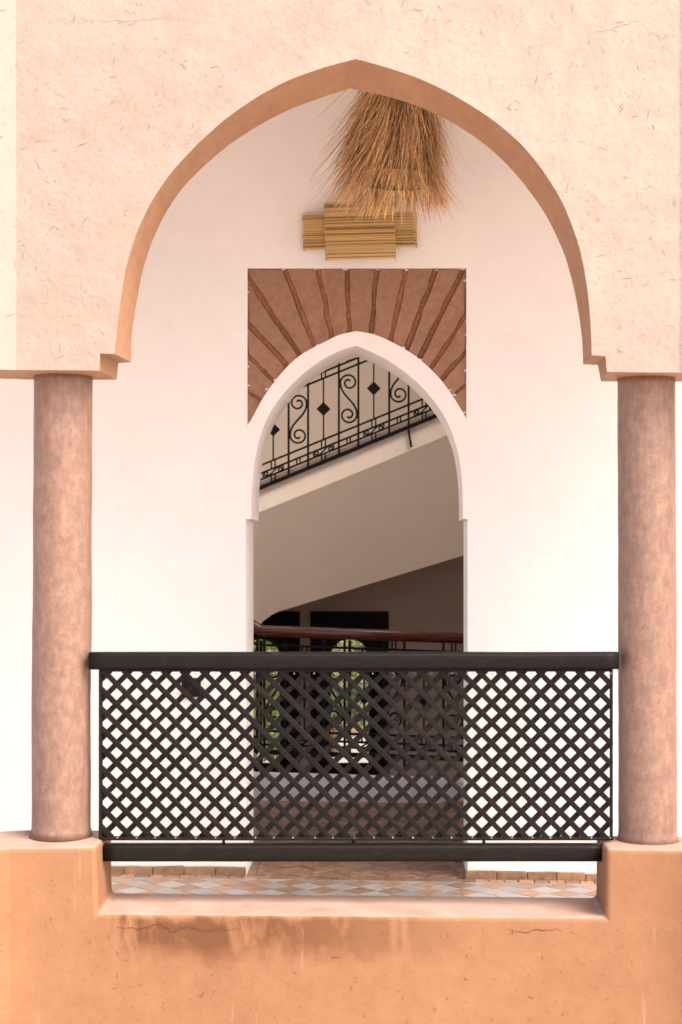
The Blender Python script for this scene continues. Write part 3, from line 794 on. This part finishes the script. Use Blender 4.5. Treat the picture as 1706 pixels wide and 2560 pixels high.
# brown tiled step block just inside the doorway
sb = empty('tiled_step', (PX(1160, 8.6), 8.3, fz(0.4))); bpy.context.view_layer.update()
tag(sb, 'dark brown tiled step beside the right jamb inside the doorway', 'step')
for r_ in range(2):
    for c_ in range(6):
        mb = MB(); x0 = PX(1118, 8.6); y0 = 8.12+c_*0.2
        mb.box(x0+r_*0.19, x0+r_*0.19+0.187, y0, y0+0.197, -0.02, 0.095); child(mb.build('tile', M['tile_floor'], None, bevel=0.004), sb)

# ---- upper flight of stairs: stringer, winding soffit
YS = 11.87
stair = empty('stair_flight', (0, YS, -1.1)); bpy.context.view_layer.update()
tag(stair, 'beige plastered flight of stairs rising to the right, seen from below', 'stairs')
def stringer_top(u): return 1220-0.409*(u-648)-14
def near_edge(u): return 1281-0.405*(u-647)-0.000025*(u-647)*(u-900)
def far_edge(u):
    v = 1529-0.303*(u-696)
    if u < 696: v += 0.0065*(696-u)**2+0.10*(696-u)
    return v
us = [280+i*20 for i in range(68)]
mb = MB(); n = len(us)
A = [P(u, stringer_top(u), YS) for u in us]; B = [P(u, near_edge(u), YS) for u in us]
mb.v = [tuple(p) for p in A+B]+[(p.x, YS+0.14, p.z) for p in A]+[(p.x, YS+0.14, p.z) for p in B]
for i in range(n-1): mb.f += [(i, i+1, n+i+1, n+i), (2*n+i+1, 2*n+i, 3*n+i, 3*n+i+1), (i+1, i, 2*n+i, 2*n+i+1)]
child(mb.build('stringer', M['hall'], None), stair)
mb = MB(); K = 8; YQ = 12.35
for i, u in enumerate(us):
    a = P(u, near_edge(u), YS); b = P(u, far_edge(u), YQ)
    for k in range(K+1): p = a.lerp(b, k/K); mb.v.append((p.x, min(p.y, YE), p.z))
for i in range(n-1):
    for k in range(K): q = i*(K+1)+k; mb.f.append((q, q+K+1, q+K+2, q+1))
child(mb.build('soffit', M['hall'], None, smooth=True), stair)
mb = MB()
for u in us:
    b = P(u, far_edge(u), YQ); mb.v += [(b.x, YQ, b.z), (b.x, YE-0.001, b.z+0.06)]
for i in range(n-1): mb.f.append((2*i, 2*i+2, 2*i+3, 2*i+1))
child(mb.build('underside', M['hall'], None, smooth=True), stair)
mb = MB()
for i, u in enumerate(us[:-1]):
    if i % 3: continue
    a = P(u, stringer_top(u)+20, YS); b = P(us[min(i+3, n-1)], stringer_top(us[min(i+3, n-1)])+20, YS)
    m2 = MB(); m2.box(a.x, b.x-0.002, YS+0.142, YE-0.003, b.z-0.22, b.z); child(m2.build('tread', M['hall'], None), stair)

# ---- wrought-iron railings
def s_scroll(w_, h_, mirror=1):
    """S of two spirals, centred, in (x, z)"""
    cx, cz = 0.03*w_, h_/2-0.46*w_; up = []
    for k in range(0, 27):
        t = k/26; th = R(-300+480*t); r = w_*(0.07+0.39*t**0.62)
        up.append((cx*(1-t)+r*math.cos(th), cz+r*math.sin(th)))
    p0 = up[-1]; p3 = (-p0[0], -p0[1]); c = h_*0.30
    mid = []
    for k in range(1, 10):
        t = k/10; b = [(1-t)**3, 3*t*(1-t)**2, 3*t*t*(1-t), t**3]
        q1 = (p0[0], p0[1]-c); q2 = (p3[0], p3[1]+c)
        mid.append(tuple(b[0]*p0[d]+b[1]*q1[d]+b[2]*q2[d]+b[3]*p3[d] for d in (0, 1)))
    lo = [(-p[0], -p[1]) for p in reversed(up)]
    return [(mirror*p[0], p[1]) for p in up+mid+lo]
def railing(root, Y, x_pair, x0, x1, zD, slope, period, pair, H, handrail=None):
    """x_pair: left bar of a reference pair; zD(x): bottom rail height; bands A..D and T1..T3"""
    g = 0.0
    bd, bc, bb, ba = 0.0, H['c'], H['b'], H['a']; t1, t2, t3 = H['t1'], H['t2'], H['t3']
    def zz(x, o_): return zD+slope*(x-x_pair)+o_
    def bar(name, xa, oa, xb, ob, r): 
        m_ = MB(); m_.tube([(xa, Y, zz(xa, oa)), (xb, Y, zz(xb, ob))], r, 4); return child(m_.build(name, M['iron'], None), root)
    for o_, r in ((bd, 0.0195), (bc, 0.0100), (bb, 0.0100), (ba, 0.0100), (t1, 0.0100), (t2, 0.0100), (t3, 0.010)):
        bar('rail', x0, o_, x1, o_, r)
    k0, k1 = int(math.floor((x0-x_pair)/period))-1, int(math.ceil((x1-x_pair)/period))+1
    sc_big = {}; small = None
    for k in range(k0, k1):
        xl = x_pair+k*period; xr = xl+pair; xd = xr+(period-pair)/2; xc = (xl+xr)/2
        for xx in (xl, xr):
            if x0 <= xx <= x1: bar('baluster', xx, bd, xx, t3, 0.0110)
        def inside(xx): return x0+0.05 <= xx <= x1-0.05
        if inside(xd):
            bar('baluster', xd, ba, xd, t1, 0.0078)
            for dx in (-0.014, 0.014):
                for oa, ob in ((bb, ba), (bd, bc), (t1, t2)): bar('stub_bar', xd+dx, oa, xd+dx, ob, 0.0075)
            mz = zz(xd, (ba+t1)/2); q = 0.052
            m_ = MB(); m_.prism([(xd-q, mz), (xd, mz-q), (xd+q, mz), (xd, mz+q)], Y-0.007, Y+0.007); child(m_.build('diamond', M['iron'], None), root)
            m_ = MB(); pts = s_scroll(0.05, 0.155, 1); m_.tube([(xd+p[1], Y, zz(xd+p[1], (bb+bc)/2)-p[0]*0.9) for p in pts], 0.0062, 5); child(m_.build('scroll', M['iron'], None), root)
        if inside(xc):
            mir = 1 if k % 2 == 0 else -1; key = mir
            hh = (t1-ba)*0.80
            if key not in sc_big:
                m_ = MB(); m_.tube([(p[0], 0, p[1]) for p in s_scroll(pair*0.93, hh, mir)], 0.0080, 6); sc_big[key] = m_.mesh('scroll', M['iron'], True)
            o2 = link_mesh('scroll', sc_big[key], None, (xc, Y, zz(xc, (ba+t1)/2))); child(o2, root)
            for dx in (-0.012, 0.012):
                for oa, ob in ((bc, bb), (t2, t3)): bar('stub_bar', xc+dx, oa, xc+dx, ob, 0.0075)
s_ = YS/F
up = empty('stair_railing', (0, YS, PZ(1220, YS))); bpy.context.view_layer.update()
tag(up, 'black wrought-iron railing with scrolls and diamonds on the upper stair flight', 'railing')
xp = PX(600+648/2.6133, YS); zpD = PZ(640+1305/2.6133, YS)
H1 = dict(c=52*s_/2.6133*1.0, b=92*s_/2.6133, a=145*s_/2.6133, t1=(145+400)*s_/2.6133, t2=(145+442)*s_/2.6133, t3=(145+495)*s_/2.6133)
railing(up, YS-0.02, xp, PX(560, YS), PX(1230, YS), zpD, 0.4095, 328*s_/2.6133, 127*s_/2.6133, H1)
def hand(par, pts, r, mat='rail_wood'):
    m_ = MB(); m_.tube(pts, r, 14, rz=r*1.05); return child(m_.build('handrail', M[mat], None, smooth=True), par)
zt = zpD+H1['t3']+0.03
hand(up, [(x, YS-0.02, zt+0.4095*(x-xp)) for x in (PX(560, YS), PX(900, YS), PX(1230, YS))], 0.036)
for ub in (950, 530, 1370):
    m_ = MB(); x = PX(600+1105/2.6133+(ub-950)*1.0, YS) if ub != 950 else PX(600+1105/2.6133, YS)
    zb = zpD+0.4095*(x-xp); m_.tube([(x-0.006, YS-0.022, zb), (x, YS-0.024, zb-0.05), (x+0.018, YS-0.022, zb-0.15)], 0.011, 4); child(m_.build('bracket', M['iron'], None), up)

YR = 9.97
lowr = empty('stair_railing', (0, YR, PZ(1938, YR))); bpy.context.view_layer.update()
tag(lowr, 'black wrought-iron railing with brown varnished wooden handrail behind the lattice', 'railing')
s2 = YR/F
xp2 = PX(600+550/2.6133, YR); zD2 = PZ(1640+640/2.6133, YR)
H2 = dict(c=48*s2/2.6133, b=85*s2/2.6133, a=138*s2/2.6133, t1=0.485, t2=0.57, t3=0.665)
xb_ = PX(652, YR)
H2['t1'] = PZ(1642, YR)-zD2; H2['t2'] = PZ(1618, YR)-zD2; H2['t3'] = PZ(1594, YR)-zD2
railing(lowr, YR, xp2, xb_, PX(1330, YR), zD2, -0.036, 390*s2/2.6133, 135*s2/2.6133, H2)
zl_ = zD2-0.036*(xb_-xp2)
railing(lowr, YR, xb_-0.02, xb_-0.75, xb_-0.012, zl_, -0.72, 0.36, 0.13, H2)
hz = H2['t3']+0.028
hand(lowr, [(xb_-0.75, YR, zl_+hz+0.72*0.75-0.02), (xb_-0.02, YR, zl_+hz+0.012), (xb_+0.012, YR, zl_+hz), (xb_+0.4, YR, zD2+hz-0.036*(xb_+0.4-xp2)), (PX(1330, YR), YR, zD2+hz-0.036*(PX(1330, YR)-xp2))], 0.034)
for u in (652, 1012, 1330):
    m_ = MB(); x = PX(u, YR); z0 = zD2-0.036*(x-xp2); m_.tube([(x, YR+0.05, z0+0.01), (x, YR+0.06, PZ(1946, 10))], 0.011, 4); child(m_.build('post', M['iron'], None), lowr)

# hall roof: slab over the stair hall, its unseen opening added and sized to light the hall
LIGHT_GAP = (-2.3, 2.3, 8.1, 10.3)
mb = MB()
mb.box(HX0-0.2, HX1+0.2, YD+0.003, LIGHT_GAP[2], ZT+0.002, ZT+0.2); mb.box(HX0-0.2, HX1+0.2, LIGHT_GAP[3], HYE+0.3, ZT+0.002, ZT+0.2)
mb.box(HX0-0.2, LIGHT_GAP[0], LIGHT_GAP[2], LIGHT_GAP[3], ZT+0.002, ZT+0.2); mb.box(LIGHT_GAP[1], HX1+0.2, LIGHT_GAP[2], LIGHT_GAP[3], ZT+0.002, ZT+0.2)
tag(mb.build('ceiling', M['white']), 'stair hall ceiling with an unseen opening added for light', 'ceiling', kind='structure')
mb = MB(); mb.box(-3.3, 3.0, YW+0.003, YD-0.003, 4.402, ZT)
plain_wall('upper_wall', (-3.3, 3.0, YW+0.004, YD, 4.403, ZT), 'facade', 'plain plaster upper wall above the gallery roof')

# ================================================================== OBJECTS
# ---- lattice railing
YL = 6.10
rail = empty('lattice_railing', (PX(880, YL), YL, PZ(2152, YL))); bpy.context.view_layer.update()
tag(rail, 'dark brown painted railing with diagonal lattice slats between the two columns', 'railing')
def rbox(name, u0, u1, v0, v1, y0, y1, bev, seg=3):
    mb = MB(); mb.box(PX(u0, YL), PX(u1, YL), y0, y1, PZ(v1, YL), PZ(v0, YL))
    # split lengthwise so the timber can be slightly uneven
    return child(mb.build(name, M['paint'], None, bevel=bev, seg=seg), rail)
def timber(name, u0, u1, v0, v1, y0, y1, sd_):
    mb = MB(); n = 40; prof = []
    zc, yc = 0, (y0+y1)/2; hh = (v1-v0)/2*YL/F; hd = (y1-y0)/2; r = 0.016
    for qx, qz, a0 in ((1, 1, 0), (-1, 1, 90), (-1, -1, 180), (1, -1, 270)):
        for k in range(4):
            a = R(a0+k*30); prof.append((qx*(hd-r)+r*math.cos(a), qz*(hh-r)+r*math.sin(a)))
    m = len(prof)
    for i in range(n+1):
        t = i/n; x = PX(u0+(u1-u0)*t, YL); z = PZ((v0+v1)/2, YL)+0.0012*noise.noise((x*3, sd_, 0)); y = yc+0.001*noise.noise((x*3, sd_, 4))
        for d, e in prof: mb.v.append((x, y+d, z+e))
    for i in range(n):
        for j in range(m): mb.f.append((i*m+j, i*m+(j+1) % m, (i+1)*m+(j+1) % m, (i+1)*m+j))
    mb.f += [tuple(range(m)), tuple(n*m+j for j in reversed(range(m)))]
    return child(mb.build(name, M['paint'], None, smooth=True), rail)
timber('top_rail', 225.5, 1545, 1630, 1673, YL-0.036, YL+0.036, 1)
timber('bottom_rail', 262, 1502, 2108.5, 2152, YL-0.032, YL+0.032, 7)
rbox('stile', 248.5, 256, 1671, 2099, YL-0.012, YL+0.016, 0.002, 1)
rbox('stile', 1525.5, 1532, 1671, 2099, YL-0.012, YL+0.016, 0.002, 1)
rbox('frame_bar', 248, 1532.5, 2091.5, 2100, YL-0.013, YL+0.017, 0.002, 1)
rbox('frame_bar', 257, 1525, 1672.6, 1679, YL-0.010, YL+0.014, 0.002, 1)
for u in (559.5, 885, 1210): 
    mb = MB(); mb.tube([(PX(u, YL), YL, PZ(2098, YL)), (PX(u, YL), YL, PZ(2110, YL))], 0.0062, 8); child(mb.build('spacer', M['paint'], None), rail)
ua, ub_, va, vb_ = 252.0, 1529.0, 1675.0, 2096.0
def slats(sign, c0, y0, y1):
    """sign -1: u-v = c ; +1: u+v = c"""
    k = -60
    for k in range(-60, 60):
        c = c0+49.33*k+random.uniform(-1.3, 1.3)
        pts = []
        tilt = random.uniform(-0.004, 0.004)
        for v in (va, vb_):
            u = c+v if sign < 0 else c-v
            pts.append((u+tilt*300*(1 if v == va else -1), v))
        poly2 = None
        (u1, v1), (u2, v2) = pts
        # clip to the frame
        def cl(t): return (u1+(u2-u1)*t, v1+(v2-v1)*t)
        ts = sorted([(ua-u1)/(u2-u1), (ub_-u1)/(u2-u1)]); t0, t1_ = max(0, ts[0]), min(1, ts[1])
        if t1_-t0 < 0.02: continue
        a, b = cl(t0), cl(t1_); pa, pb = P(*a, YL), P(*b, YL)
        d = (pb-pa).normalized(); nn = Vector((-d.z, 0, d.x))*random.uniform(0.0100, 0.0110)
        L = (pb-pa).length
        mb = MB(); mb.prism([((pa+nn).x, (pa+nn).z), ((pa-nn).x, (pa-nn).z), ((pb-nn).x, (pb-nn).z), ((pb+nn).x, (pb+nn).z)], y0+random.uniform(-0.0004, 0.0004), y1)
        child(mb.build('slat', M['paint'], None, bevel=0.0015, seg=1), rail)
slats(-1, -1441.7+24.65, YL-0.010, YL-0.0012)
slats(1, 1977.7+24.65, YL+0.0008, YL+0.009)
mb = MB()
for i in range(26):
    for v in (1683, 2092.5):
        u = 268+24.65+49.33*i+random.uniform(-3, 3); p = P(u, v, YL); mb.tube([(p.x, YL-0.016, p.z), (p.x, YL-0.008, p.z)], 0.0026, 6)
M['screw'] = simple('screw_steel', (0.45, 0.44, 0.43), 0.4, 0.3, 30, metal=0.8)
child(tag(mb.build('screws', M['screw'], None), kind='stuff'), rail)

# ---- straw pendant lamp
YP = 6.93
def lamp():
    cx = PX(988, YP); zr = PZ(452, YP); root = empty('pendant_lamp', (cx, YP, zr))
    tag(root, 'shaggy dry straw pendant lamp hanging under the arch apex', 'lamp')
    Hh, r0, r1 = 0.60, 0.185, 0.095
    mb = MB(); ns = 40
    for i in range(25):
        t = i/24; r = r0+(r1-r0)*t
        for j in range(ns):
            a = 2*math.pi*j/ns; rr = r+0.003*math.sin(j*math.pi)*(1 if i % 2 else -1)+(0.003 if (i+j) % 2 else -0.002)
            mb.v.append((rr*math.cos(a), rr*math.sin(a), Hh*t)); mb.c.append((0.14, 0.075, 0.032))
    for i in range(24):
        for j in range(ns): mb.f.append((i*ns+j, i*ns+(j+1) % ns, (i+1)*ns+(j+1) % ns, (i+1)*ns+j))
    mb.build('woven_shade', M['cane'], root)
    mb = MB(); rng = random.Random(3)
    for k in range(3300):
        if k % 9 == 0: ct, ca_, cf, cs, cL, ccol = rng.random(), rng.uniform(0, 2*math.pi), rng.gauss(0.20, 0.13), rng.gauss(-0.05, 0.34), rng.uniform(0.18, 0.34), rng.uniform(0.85, 1.2)
        tier = min(1, max(0, ct+rng.gauss(0, 0.03))); t = 0.02+0.98*tier**0.9
        a = ca_+rng.gauss(0, 0.10); r = r0+(r1-r0)*t+0.004; z = Hh*t
        if k > 2700: t, z = 0.01, 0.006; r = r0+0.003; cf = 0.32+rng.gauss(0, 0.1)
        L = cL*rng.uniform(0.75, 1.15)*min(1, 0.40+1.5*t); flare = cf+rng.gauss(0, 0.07)+(0.14 if math.cos(a) > 0.2 and t < 0.4 else 0); swirl = cs+rng.gauss(0, 0.16)
        if rng.random() < 0.06: flare += rng.uniform(0.2, 0.5)
        er = Vector((math.cos(a), math.sin(a), 0)); et = Vector((-math.sin(a), math.cos(a), 0))
        slope = (r0-r1)/Hh
        d = (er*(slope+flare)+et*swirl*0.6+Vector((-0.16, 0, -1))).normalized()
        p = er*r+Vector((0, 0, z)); wd = rng.uniform(0.003, 0.0075); b = len(mb.v)
        tw = (et+er*rng.uniform(-0.5, 0.5)).normalized(); seg = 4
        base = rng.choice([(0.40, 0.26, 0.13), (0.34, 0.205, 0.092), (0.42, 0.285, 0.145), (0.27, 0.145, 0.06), (0.47, 0.32, 0.17)]); br = ccol*rng.choice((0.7, 1.2, 1.55, 1.85, 2.1, 2.4))*rng.uniform(0.85, 1.1)
        col = tuple(x*br for x in base); curl = rng.gauss(0.02, 0.10)
        for s in range(seg+1):
            q = s/seg; ww = wd*(1-0.75*q)/2
            pp = p+d*(L*q)+er*(curl*q*q*L*1.4)+Vector((0, 0, -0.10*L*q*q))
            mb.v += [tuple(pp-tw*ww), tuple(pp+tw*ww)]; mb.c += [col, col]
        for s in range(seg): mb.f.append((b+2*s, b+2*s+1, b+2*s+3, b+2*s+2))
    tag(mb.build('straw_fringe', M['straw'], root), kind='stuff')
    root.rotation_euler = (0, 0.05, 0)
    mb = MB(); mb.tube([(0, 0, Hh-0.02), (0, 0, CEIL-zr)], 0.005, 8); mb.build('cord', M['black'], root)
    mb = MB(); mb.tube([(0, 0, CEIL-zr-0.03), (0, 0, CEIL-zr-0.001)], [0.03, 0.05], 20); mb.build('ceiling_rose', M['black'], root)
    return root
lamp()

# ---- cane wall lamp
def cane_panel(root, name, x0, x1, z0, z1, y_front, depth, rows, rng):
    """stacked split canes, front and returns to the wall"""
    mb = MB(); hh = (z1-z0)/rows
    for i in range(rows):
        z = z0+hh*(i+0.5); j0, j1 = rng.uniform(-0.0015, 0.0015), rng.uniform(-0.0015, 0.0015)
        dk = rng.random(); base = (0.54, 0.36, 0.15) if dk > 0.25 else (0.33, 0.19, 0.07); br = rng.uniform(0.75, 1.15); c = tuple(x*br for x in base)
        yb = y_front+rng.uniform(0, 0.003); tl = rng.uniform(-0.0018, 0.0018)
        b = len(mb.v); n = 6; r = hh*0.52
        path = [(x0+j0, y_front+depth), (x0+j0, yb+0.004), (x0+j0+0.004, yb), ((x0+x1)/2, yb+rng.uniform(-0.001, 0.001)), (x1+j1-0.004, yb), (x1+j1, yb+0.004), (x1+j1, y_front+depth)]
        m_ = MB(); m_.tube([(p[0], p[1], z+tl*(p[0]-x0)/(x1-x0)) for p in path], r, 5, rz=r)
        mb.add(m_.v, m_.f, c)
    o = mb.build(name, M['cane'], None); child(o, root); return tag(o, kind='stuff')
def wall_lamp():
    s = YW/F; root = empty('wall_lamp', (PX(900, YW), YW, PZ(580, YW))); bpy.context.view_layer.update()
    tag(root, 'stepped cane wall lamp below the straw pendant', 'lamp'); rng = random.Random(5)
    yf = YW-0.105; yr = YW-0.055
    g = lambda u, y: PX(u, y); z = lambda v, y: PZ(v, y)
    cane_panel(root, 'side_screen', g(758, yr), g(1042, yr), z(621, yr), z(532, yr), yr, 0.053, 34, rng)
    cane_panel(root, 'front_screen', g(813, yf), g(987, yf), z(648, yf), z(505, yf), yf, 0.048, 54, rng)
    mb = MB(); mb.box(g(765, YW), g(1035, YW), YW-0.048, YW-0.002, z(612, YW), z(540, YW)); child(mb.build('backing_box', M['dark_wood'], None), root)
    bpy.context.view_layer.update()
    root.rotation_euler = (0, R(-1.5), 0)
    return root
wall_lamp()

# ---- small black wall light behind the lattice
p = P(479.5, 1718, YW); wlr = empty('step_light', (p.x, YW, p.z)); bpy.context.view_layer.update()
tag(wlr, 'small square black wall light behind the lattice, on the white wall', 'wall light')
mb = MB(); mb.box(p.x-0.045, p.x+0.045, YW-0.022, YW-0.0005, p.z-0.045, p.z+0.045); child(mb.build('housing', M['black'], None, bevel=0.004), wlr)
mb = MB(); mb.box(p.x-0.034, p.x+0.034, YW-0.030, YW-0.0225, p.z-0.005, p.z+0.030); child(mb.build('hood', M['black'], None, bevel=0.003), wlr)

# ---- garden beyond the far windows
mb = MB(); mb.add([(-30, HYE+0.31, -1.15), (30, HYE+0.31, -1.15), (30, 60, -1.15), (-30, 60, -1.15)], [(0, 1, 2, 3)])
tag(mb.build('garden_ground', M['garden']), 'pale gravel garden beyond the far windows', 'ground', kind='structure')
mb = MB(); mb.box(-9, 9, 24.0, 24.3, -1.15, 1.1)
tag(mb.build('garden_wall', M['gardenwall'], bevel=0.03), 'sunlit ochre garden wall beyond the right far window', 'wall')
def tree(name, x, y, zg, ht, rad, zc, seed, lab, leafn=2600, tone=0):
    rng = random.Random(seed); root = empty(name, (x, y, zg))
    mb = MB(); lims = []
    mb.tube([(0, 0, -0.05), (0.03, 0.02, ht*0.35), (-0.02, 0.03, ht*0.7)], [rad*0.10, rad*0.075, rad*0.04], 8)
    for k in range(9):
        a = rng.uniform(0, 6.28); z0 = ht*rng.uniform(0.15, 0.65); l = rad*rng.uniform(0.5, 0.95)
        e = Vector((math.cos(a)*l, math.sin(a)*l, z0+rng.uniform(0.1, 0.5)*rad)); mb.tube([(0, 0, z0), (e.x*0.5, e.y*0.5, z0+(e.z-z0)*0.65), tuple(e)], [rad*0.04, rad*0.025, rad*0.01], 5); lims.append(e)
    mb.build('trunk', M['bark'], root)
    mb = MB(); cl_ = [(e, rad*rng.uniform(0.28, 0.5)) for e in lims]+[(Vector((rng.uniform(-.5, .5)*rad, rng.uniform(-.5, .5)*rad, rng.uniform(0.2, 1.0)*ht)), rad*rng.uniform(0.25, 0.45)) for _ in range(8)]
    pal = [(0.26, 0.32, 0.06), (0.20, 0.27, 0.05), (0.32, 0.36, 0.09), (0.12, 0.18, 0.04)] if tone == 0 else [(0.18, 0.22, 0.13), (0.24, 0.28, 0.18), (0.12, 0.16, 0.09)]
    for k in range(leafn):
        c, r = rng.choice(cl_); d = Vector((rng.gauss(0, 1), rng.gauss(0, 1), rng.gauss(0, 0.8))).normalized()*r*rng.random()**0.4
        p = c+d; L = rng.uniform(0.05, 0.11); a = Vector((rng.gauss(0, 1), rng.gauss(0, 1), rng.gauss(-0.3, 0.6))).normalized(); b = a.cross(Vector((rng.gauss(0, 1), rng.gauss(0, 1), rng.gauss(0, 1)))).normalized()
        col = tuple(x_*rng.uniform(0.8, 1.25) for x_ in rng.choice(pal))
        mb.add([p-a*L/2, p+b*L*0.24, p+a*L/2, p-b*L*0.24], [(0, 1, 2, 3)], col)
    mb.build('crown', M['leaf'], root)
    return tag(root, lab, 'tree', 'garden shrubs beyond the windows')
tree('garden_shrub', -1.55, 17.5, -1.15, 2.5, 1.0, 0, 11, 'bright green leafy shrub seen through the left far window', 8000)
tree('garden_shrub', -0.75, 21.5, -1.15, 2.4, 0.55, 0, 15, 'olive green shrub between the two others beyond the far windows', 3000)
tree('garden_shrub', -0.22, 18.6, -1.15, 2.2, 0.42, 0, 12, 'grey-green leafy shrub seen through the right far window', 2600, 1)
